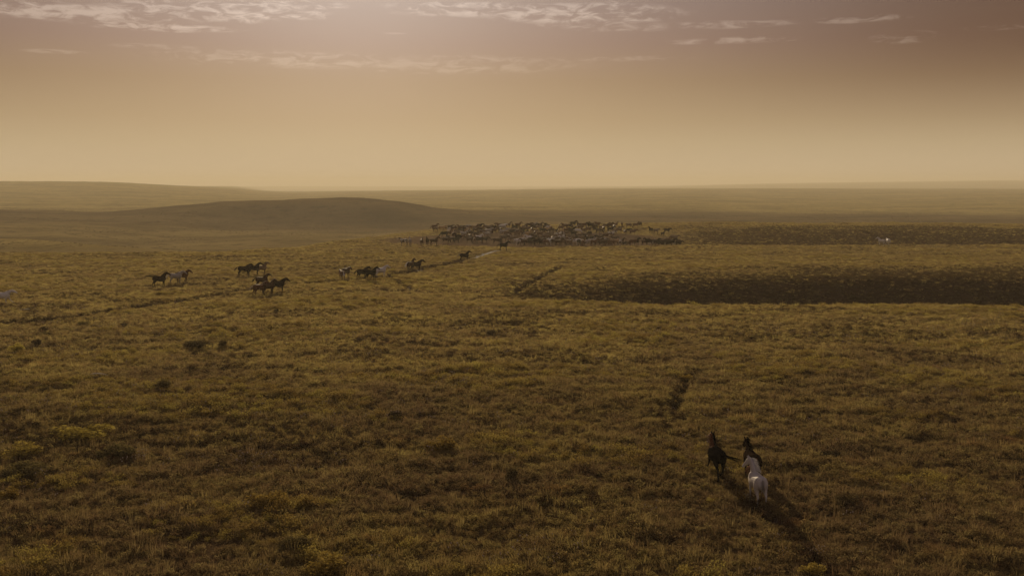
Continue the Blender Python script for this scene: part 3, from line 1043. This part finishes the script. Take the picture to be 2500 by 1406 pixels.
def mane_geo(crest, headf, flow=(0, 0, 0), n=60, ln=.26, wd=.012, sidew=1):
    V, Fc = [], []
    r_ = random.Random(3)
    poll, hd, sd, up = headf
    for i in range(n):
        t_ = r_.uniform(0, len(crest) - 1.001)
        a = int(t_); fr = t_ - a
        p = crest[a][0].lerp(crest[a + 1][0], fr) - Vector((0, 0, .02))
        s_ = crest[a][1]; dr = crest[a][2]
        upv = dr.cross(s_)
        vel = upv * .9 + s_ * (r_.uniform(.2, .8) * sidew) + Vector(flow)
        strand(V, Fc, p, vel, Vector((0, 0, -.45)) + Vector(flow) * .35, ln * r_.uniform(.6, 1.2), wd, dr, 5)
    return V, Fc


def tail_geo(flow=(-.25, 0, -1), ln=.85, n=46, lift=.3, wd=.018):
    V, Fc = [], []
    r_ = random.Random(4)
    fl = Vector(flow)
    for i in range(n):
        a = r_.uniform(0, 6.28); q = r_.uniform(0, .035)
        p = Vector((-.80 + .0, math.cos(a) * q, 1.36 + math.sin(a) * q))
        vel = Vector((-1, r_.uniform(-.12, .12), lift + r_.uniform(-.15, .15)))
        g = fl * r_.uniform(.45, .75) + Vector((r_.uniform(-.06, .06), r_.uniform(-.1, .1), r_.uniform(-.05, .05)))
        strand(V, Fc, p, vel, g, ln * r_.uniform(.55, 1.1), wd, Vector((0, 1, 0)) if i % 2 else Vector((.3, .4, .8)).normalized(), 5)
    return V, Fc


def py_mesh(name, V, Fc, mat, smooth=True):
    me = bpy.data.meshes.new(name)
    me.from_pydata([tuple(q) for q in V], [], Fc); me.update()
    me.materials.append(mat)
    for p_ in me.polygons: p_.use_smooth = smooth
    return me


POSES = {
    # neck pitch/yaw, head pitch, head yaw, legs, bends, tail flow, tail lift
    'alert':   dict(neck=(52, 0), head=-32, legs=(3, -4, 4, -6)),
    'stand':   dict(neck=(40, 0), head=-42, legs=(-4, 4, -5, 5)),
    'low':     dict(neck=(18, 6), head=-50, legs=(5, -5, -6, 4)),
    'graze':   dict(neck=(-38, 8), head=-72, legs=(9, -8, 3, -5), neck_len=.90),
    'walk':    dict(neck=(38, 5), head=-40, legs=(16, -14, -15, 14), bend=(0, 18, 10, 0)),
    'turnl':   dict(neck=(44, 40), head=-38, hyaw=62, legs=(2, -3, 5, -4)),
    'turnr':   dict(neck=(44, -40), head=-38, hyaw=-62, legs=(-2, 3, -5, 4)),
    'lookl':   dict(neck=(50, 18), head=-30, hyaw=50, legs=(-2, 6, 4, -8), bend=(0, 12, 8, 0)),
    'lookw':   dict(neck=(58, 14), head=-50, hyaw=48, legs=(-2, 8, 6, -10), bend=(0, 16, 4, 10), neck_len=.84),
    'lookback': dict(neck=(50, -22), head=-34, hyaw=-58, legs=(3, -3, -4, 5)),
    'trot':    dict(neck=(48, -8), head=-34, hyaw=-30, legs=(22, -18, -20, 18), bend=(28, 8, 6, 30)),
    'gallop':  dict(neck=(30, 0), head=-26, legs=(30, -12, -24, 12), bend=(20, 40, 8, 20)),
}
_cache = {}


def pose_body(pose, vox):
    key = (pose, vox)
    if key not in _cache:
        V, Fc, crest, hf = horse_parts(**POSES[pose])
        me = fuse(V, Fc, vox)
        co = np.empty(len(me.vertices) * 3); me.vertices.foreach_get('co', co)
        zmin = co.reshape(-1, 3)[:, 2].min()
        _cache[key] = (me, crest, hf, zmin)
    return _cache[key]


def flat_to(px, py):
    return hit(px, py)


def place(o, X, Y, Z, heading, sc, dz=0.0):
    """heading in degrees: 0 facing right in the photo, 90 facing away, 180 left, 270 towards the viewer"""
    o.location = (X, Y, Z + dz)
    o.rotation_euler = (0, 0, R(heading))
    o.scale = (sc, sc, sc)


def near_horse(px, py, heading, pose, coat, label, hair=None, hairtail=None, tail=None, mane=None, sc=1.0, vox=.022, group=None, Y=None):
    me, crest, hf, zmin = pose_body(pose, vox)
    b_ = me.copy(); b_.name = 'body'
    b_.materials.clear(); b_.materials.append(COAT[coat])
    root = bpy.data.objects.new('horse', None); C.objects.link(root)
    if Y is None:
        X, Yy, Z = hit(px, py)
    else:
        d = ray(px, py); Yy = Y; X = Y * d[0] / d[1]; Z = tz(X, Yy)
    place(root, X, Yy, Z - zmin * sc - .03, heading, sc)
    tag(root, label, 'horse', group)
    bo = bpy.data.objects.new('body', b_); C.objects.link(bo); bo.parent = root
    hair = hair or HAIR_OF[coat]
    mg = dict(flow=(-.2, .1, .1)); mg.update(mane or {})
    mo = bpy.data.objects.new('mane', py_mesh('mane', *mane_geo(crest, hf, **mg), HAIR[hair])); C.objects.link(mo); mo.parent = root
    tg = dict(); tg.update(tail or {})
    to = bpy.data.objects.new('tail', py_mesh('tail', *tail_geo(**tg), HAIR[hairtail or hair])); C.objects.link(to); to.parent = root
    return root


# the three running horses close by
NEARG = 'three horses trotting away in the near pasture'
near_horse(1748, 1164, 94, 'trot', 'black', 'black horse trotting away at the left of the near three, tail streaming to the right', hair='red', hairtail='dark', vox=.018,
           tail=dict(flow=(-.2, -1.0, -.35), lift=.15, ln=.95, wd=.02), mane=dict(flow=(0, .9, .3), n=90, ln=.34, wd=.014), group=NEARG, sc=1.05)
near_horse(1834, 1177, 92, 'stand', 'seal', 'dark brown horse partly hidden behind the white one in the near pasture', hair='dark', hairtail='red', vox=.018,
           tail=dict(flow=(-.3, .9, -.7), lift=.05, ln=1.05, wd=.02), mane=dict(flow=(0, -.3, .3), n=120, ln=.32, wd=.016), group=NEARG, sc=1.04)
near_horse(1847, 1229, 95, 'lookw', 'cream', 'white horse seen from behind with its head turned left in the near pasture', hair='pale', hairtail='ash', vox=.018,
           tail=dict(flow=(-.05, .15, -1.0), lift=-.25, ln=.62, n=34, wd=.016), mane=dict(flow=(0, -.4, .3), n=80, ln=.30, sidew=-1), group=NEARG, sc=.97)

G2 = 'horses scattered along the trail'
T_ = dict
MID = [
 (7, 744, 2, 'gallop', 'white', 'pale grey horse cut by the left edge of the picture', T_(hair='pale'), {}, {}),
 (390, 702, 6, 'alert', 'seal', 'dark horse with its tail held straight out behind, leftmost of a trio', {}, T_(flow=(-1, 0, -.12), lift=.5, ln=.95), {}),
 (430, 694, 12, 'stand', 'grey', 'pale grey horse with a bright mane in the middle of the left trio', T_(hair='pale'), {}, {}),
 (446, 691, 350, 'stand', 'chestnut', 'brown horse at the right of the left trio, face to the right', T_(hair='dark'), {}, {}),
 (596, 675, 14, 'stand', 'seal', 'dark horse at the left of the three standing above the group of four', {}, {}, {}),
 (620, 673, 18, 'alert', 'black', 'black horse in the middle of the three above the group of four', {}, {}, {}),
 (639, 672, 40, 'alert', 'dun', 'slim dun horse at the right of the three above the group of four', {}, {}, {}),
 (640, 704, 28, 'alert', 'bay', 'dark bay horse at the back of the group of four', {}, {}, {}),
 (634, 723, 40, 'stand', 'chestnut', 'chestnut horse with a flaxen mane at the lower left of the group of four', T_(hair='flax'), {}, T_(n=80)),
 (656, 720, 48, 'alert', 'bay', 'bay horse with a bright flaxen mane in the middle of the group of four', T_(hair='flax'), {}, T_(n=80)),
 (679, 716, 12, 'stand', 'seal', 'dark horse facing right at the right of the group of four', T_(), {}, {}),
 (845, 680, 62, 'low', 'bay', 'bay horse at the back right of the pair seen from behind on the trail', T_(hair='flax'), {}, {}),
 (835, 687, 112, 'low', 'chestnut', 'chestnut horse at the front left of the pair seen from behind on the trail', T_(hair='pale'), {}, {}),
 (885, 683, 38, 'stand', 'seal', 'dark horse with white socks at the left of the three beside the trail', {}, {}, {}),
 (906, 684, 340, 'alert', 'black', 'black horse facing the viewer in the middle of the three beside the trail', {}, {}, {}),
 (930, 678, 20, 'stand', 'white', 'white horse at the right of the three beside the trail', T_(hair='pale'), {}, {}),
 (1003, 662, 58, 'alert', 'bay', 'dark bay horse with a white tail, left of the pair on the trail bend', T_(hairtail='pale'), T_(n=60, wd=.026), {}),
 (1016, 663, 14, 'stand', 'seal', 'dark horse facing right at the right of the pair on the trail bend', {}, {}, {}),
 (1134, 639, 12, 'alert', 'seal', 'lone dark horse with a pale tail standing on the trail below the herd', T_(hairtail='ash'), {}, {}),
 (1230, 612, 8, 'alert', 'black', 'lone black horse standing in front of the herd', T_(hair='ash', hairtail='dark'), {}, {}),
 (986, 600, 184, 'stand', 'pinto', 'brown and white pinto horse facing left at the far left of the herd', {}, {}, {}),
 (1001, 600, 100, 'alert', 'grey', 'grey horse from behind next to the pinto at the far left of the herd', {}, {}, {}),
 (1030, 601, 285, 'alert', 'bay', 'bay horse facing the viewer with raised head, left one of two before the herd', {}, {}, {}),
 (1043, 599, 268, 'alert', 'seal', 'dark horse facing the viewer with raised head, right one of two before the herd', {}, {}, {}),
 (1060, 600, 8, 'alert', 'bay', 'bay horse standing sideways at the left of the herd, facing right', {}, {}, {}),
 (2152, 601, 128, 'lookl', 'white', 'pale horse with a raised head, left of the two alone at far right', T_(hair='pale'), {}, {}),
 (2168, 601, 86, 'low', 'white', 'white horse seen from behind, right of the two alone at far right', T_(hair='pale'), {}, {}),
]
for px, py, hd_, po, ct, lab, hk, tk, mk in MID:
    near_horse(px, py, hd_, po, ct, lab, Y=240.0 if px > 2000 else None, tail=tk, mane=mk, vox=.03, sc=1.07 + rng.uniform(-.03, .05), group=G2, **hk)

# the herd
GH = 'horses crowded together in the distant herd'
herd_cache = {}


def herd_mesh(pose, coat):
    k = (pose, coat)
    if k not in herd_cache:
        me0, crest, hf, zmin = pose_body(pose, .045)
        me = me0.copy(); me.name = 'horse'
        me.materials.clear(); me.materials.append(COAT[coat]); me.materials.append(HAIR[HAIR_OF[coat]])
        import bmesh
        bm = bmesh.new(); bm.from_mesh(me)
        for geo in (mane_geo(crest, hf, n=18, wd=.03), tail_geo(n=10, wd=.035)):
            vs = [bm.verts.new(q) for q in geo[0]]
            for fc in geo[1]:
                try:
                    g_ = bm.faces.new([vs[i] for i in fc]); g_.material_index = 1
                except ValueError:
                    pass
        bm.to_mesh(me); bm.free()
        herd_cache[k] = (me, zmin)
    return herd_cache[k]


ORD = ['first', 'second', 'third', 'fourth', 'fifth', 'sixth', 'seventh', 'eighth', 'ninth', 'tenth', 'eleventh', 'twelfth', 'thirteenth',
       'fourteenth', 'fifteenth', 'sixteenth', 'seventeenth', 'eighteenth', 'nineteenth', 'twentieth']
ORD += ['twenty-' + q for q in ORD[:9]] + ['thirtieth'] + ['thirty-' + q for q in ORD[:9]] + ['fortieth'] + ['forty-' + q for q in ORD[:9]]
CN = {'black': 'black', 'seal': 'dark brown', 'bay': 'bay', 'chestnut': 'chestnut', 'dun': 'dun', 'grey': 'grey', 'white': 'white', 'palomino': 'palomino', 'pinto': 'pinto'}
PN = {'alert': 'with raised head', 'stand': 'standing', 'low': 'with lowered head', 'graze': 'grazing', 'walk': 'walking', 'turnl': 'looking aside', 'turnr': 'looking aside'}
hr = random.Random(21)
ROWS = [  # row name, distance, px segments, spacing in px
    ('front', 247, [(1268, 1480), (1492, 1560), (1574, 1650)], 9.5),
    ('second', 255, [(1086, 1122), (1146, 1178), (1212, 1224), (1262, 1520), (1600, 1660)], 10.5),
    ('third', 265, [(1092, 1135), (1146, 1192), (1230, 1262), (1290, 1510), (1618, 1668)], 11),
    ('fourth', 277, [(1082, 1200), (1226, 1496)], 11.5),
    ('fifth', 290, [(1100, 1230), (1250, 1545), (1588, 1632)], 11.5),
    ('sixth', 304, [(1062, 1150), (1160, 1350), (1366, 1520)], 11.5),
    ('back', 318, [(1062, 1105), (1130, 1345), (1376, 1465), (1500, 1575)], 12),
]
placed = []
herd = []
for name, Y0, segs, sp in ROWS:
    row = []
    for a, b in segs:
        px = a + hr.uniform(0, 3)
        while px <= b:
            for tr in range(12):
                Yh = Y0 + hr.uniform(-5.5, 5.5)
                d = ray(px, 600); X = Yh * d[0] / d[1]
                if all(math.hypot((X - q[0]) / 1.0, (Yh - q[1]) / 1.0) > 1.75 for q in placed):
                    placed.append((X, Yh)); row.append((px, X, Yh)); break
            px += sp * hr.uniform(.7, 1.5)
    row.sort()
    for i, (px, X, Yh) in enumerate(row):
        side_ = hr.random()
        hd_ = hr.gauss(8, 24) if side_ < .52 else (hr.gauss(180, 26) if side_ < .80 else (hr.gauss(90, 25) if side_ < .92 else hr.gauss(270, 22)))
        ct = hr.choices(['black', 'seal', 'bay', 'chestnut', 'dun', 'grey', 'white', 'palomino', 'pinto'],
                        [6, 18, 28, 22, 8, 7, 4, 4, 3] if name not in ('front', 'second') else [14, 17, 20, 15, 5, 13, 6, 5, 4])[0]
        po = hr.choices(['alert', 'stand', 'low', 'graze', 'walk', 'turnl', 'turnr'], [6, 20, 30, 24, 10, 5, 5])[0]
        me, zm = herd_mesh(po, ct)
        o = bpy.data.objects.new('horse', me); C.objects.link(o)
        sc = hr.uniform(1.0, 1.14) if hr.random() < .93 else .75
        place(o, X, Yh, tz(X, Yh) - zm * sc - .03, hd_, sc)
        art = CN[ct]
        tag(o, '%s horse %s, %s from left, %s row of the herd' % (art, PN[po], ORD[i], name), 'horse', GH)
        herd.append(o)
print('herd', len(herd))

# ------------------------------------------------------------------ air
bx = [(-9900, -9900), (9900, -9900), (9900, 9900), (-9900, 9900)]
v = [(x_, y_, -24.0) for x_, y_ in bx] + [(x_, y_, 62.0) for x_, y_ in bx]
me = bpy.data.meshes.new('haze')
me.from_pydata(v, [], [(0, 3, 2, 1), (4, 5, 6, 7), (0, 1, 5, 4), (1, 2, 6, 5), (2, 3, 7, 6), (3, 0, 4, 7)])
hz = bpy.data.objects.new('haze', me); C.objects.link(hz)
m = bpy.data.materials.new('dusty_air'); m.use_nodes = True
t = NT(m.node_tree); t.n.clear()
out = t.new('ShaderNodeOutputMaterial'); pv = t.new('ShaderNodeVolumePrincipled')
pv.inputs['Color'].default_value = (0.96, 0.87, 0.66, 1)
pv.inputs['Density'].default_value = 0.00026
pv.inputs['Anisotropy'].default_value = 0.2
t.l.new(pv.outputs[0], out.inputs['Volume'])
me.materials.append(m)
tag(hz, 'warm dusty haze in the evening air', None, None, 'stuff')

# dust stirred up low around the herd: a flat lens of thin dusty air
import bmesh
bm = bmesh.new()
bmesh.ops.create_icosphere(bm, subdivisions=4, radius=1.0)
for v_ in bm.verts:
    v_.co = Vector((v_.co.x * 46 * (1 + .10 * math.sin(v_.co.y * 5)), v_.co.y * 42, v_.co.z * 1.9))
me = bpy.data.meshes.new('dust'); bm.to_mesh(me); bm.free()
o = bpy.data.objects.new('dust', me); C.objects.link(o)
X_, Y_ = 5.0, 276.0
o.location = (X_, Y_, tz(X_, Y_) + .2)
m = bpy.data.materials.new('herd_dust'); m.use_nodes = True
t = NT(m.node_tree); t.n.clear()
out = t.new('ShaderNodeOutputMaterial'); pv = t.new('ShaderNodeVolumePrincipled')
pv.inputs['Color'].default_value = (0.92, 0.80, 0.62, 1)
pv.inputs['Density'].default_value = 0.0008
t.l.new(pv.outputs[0], out.inputs['Volume'])
me.materials.append(m)
tag(o, 'thin low dust hanging round the herd', None, None, 'stuff')
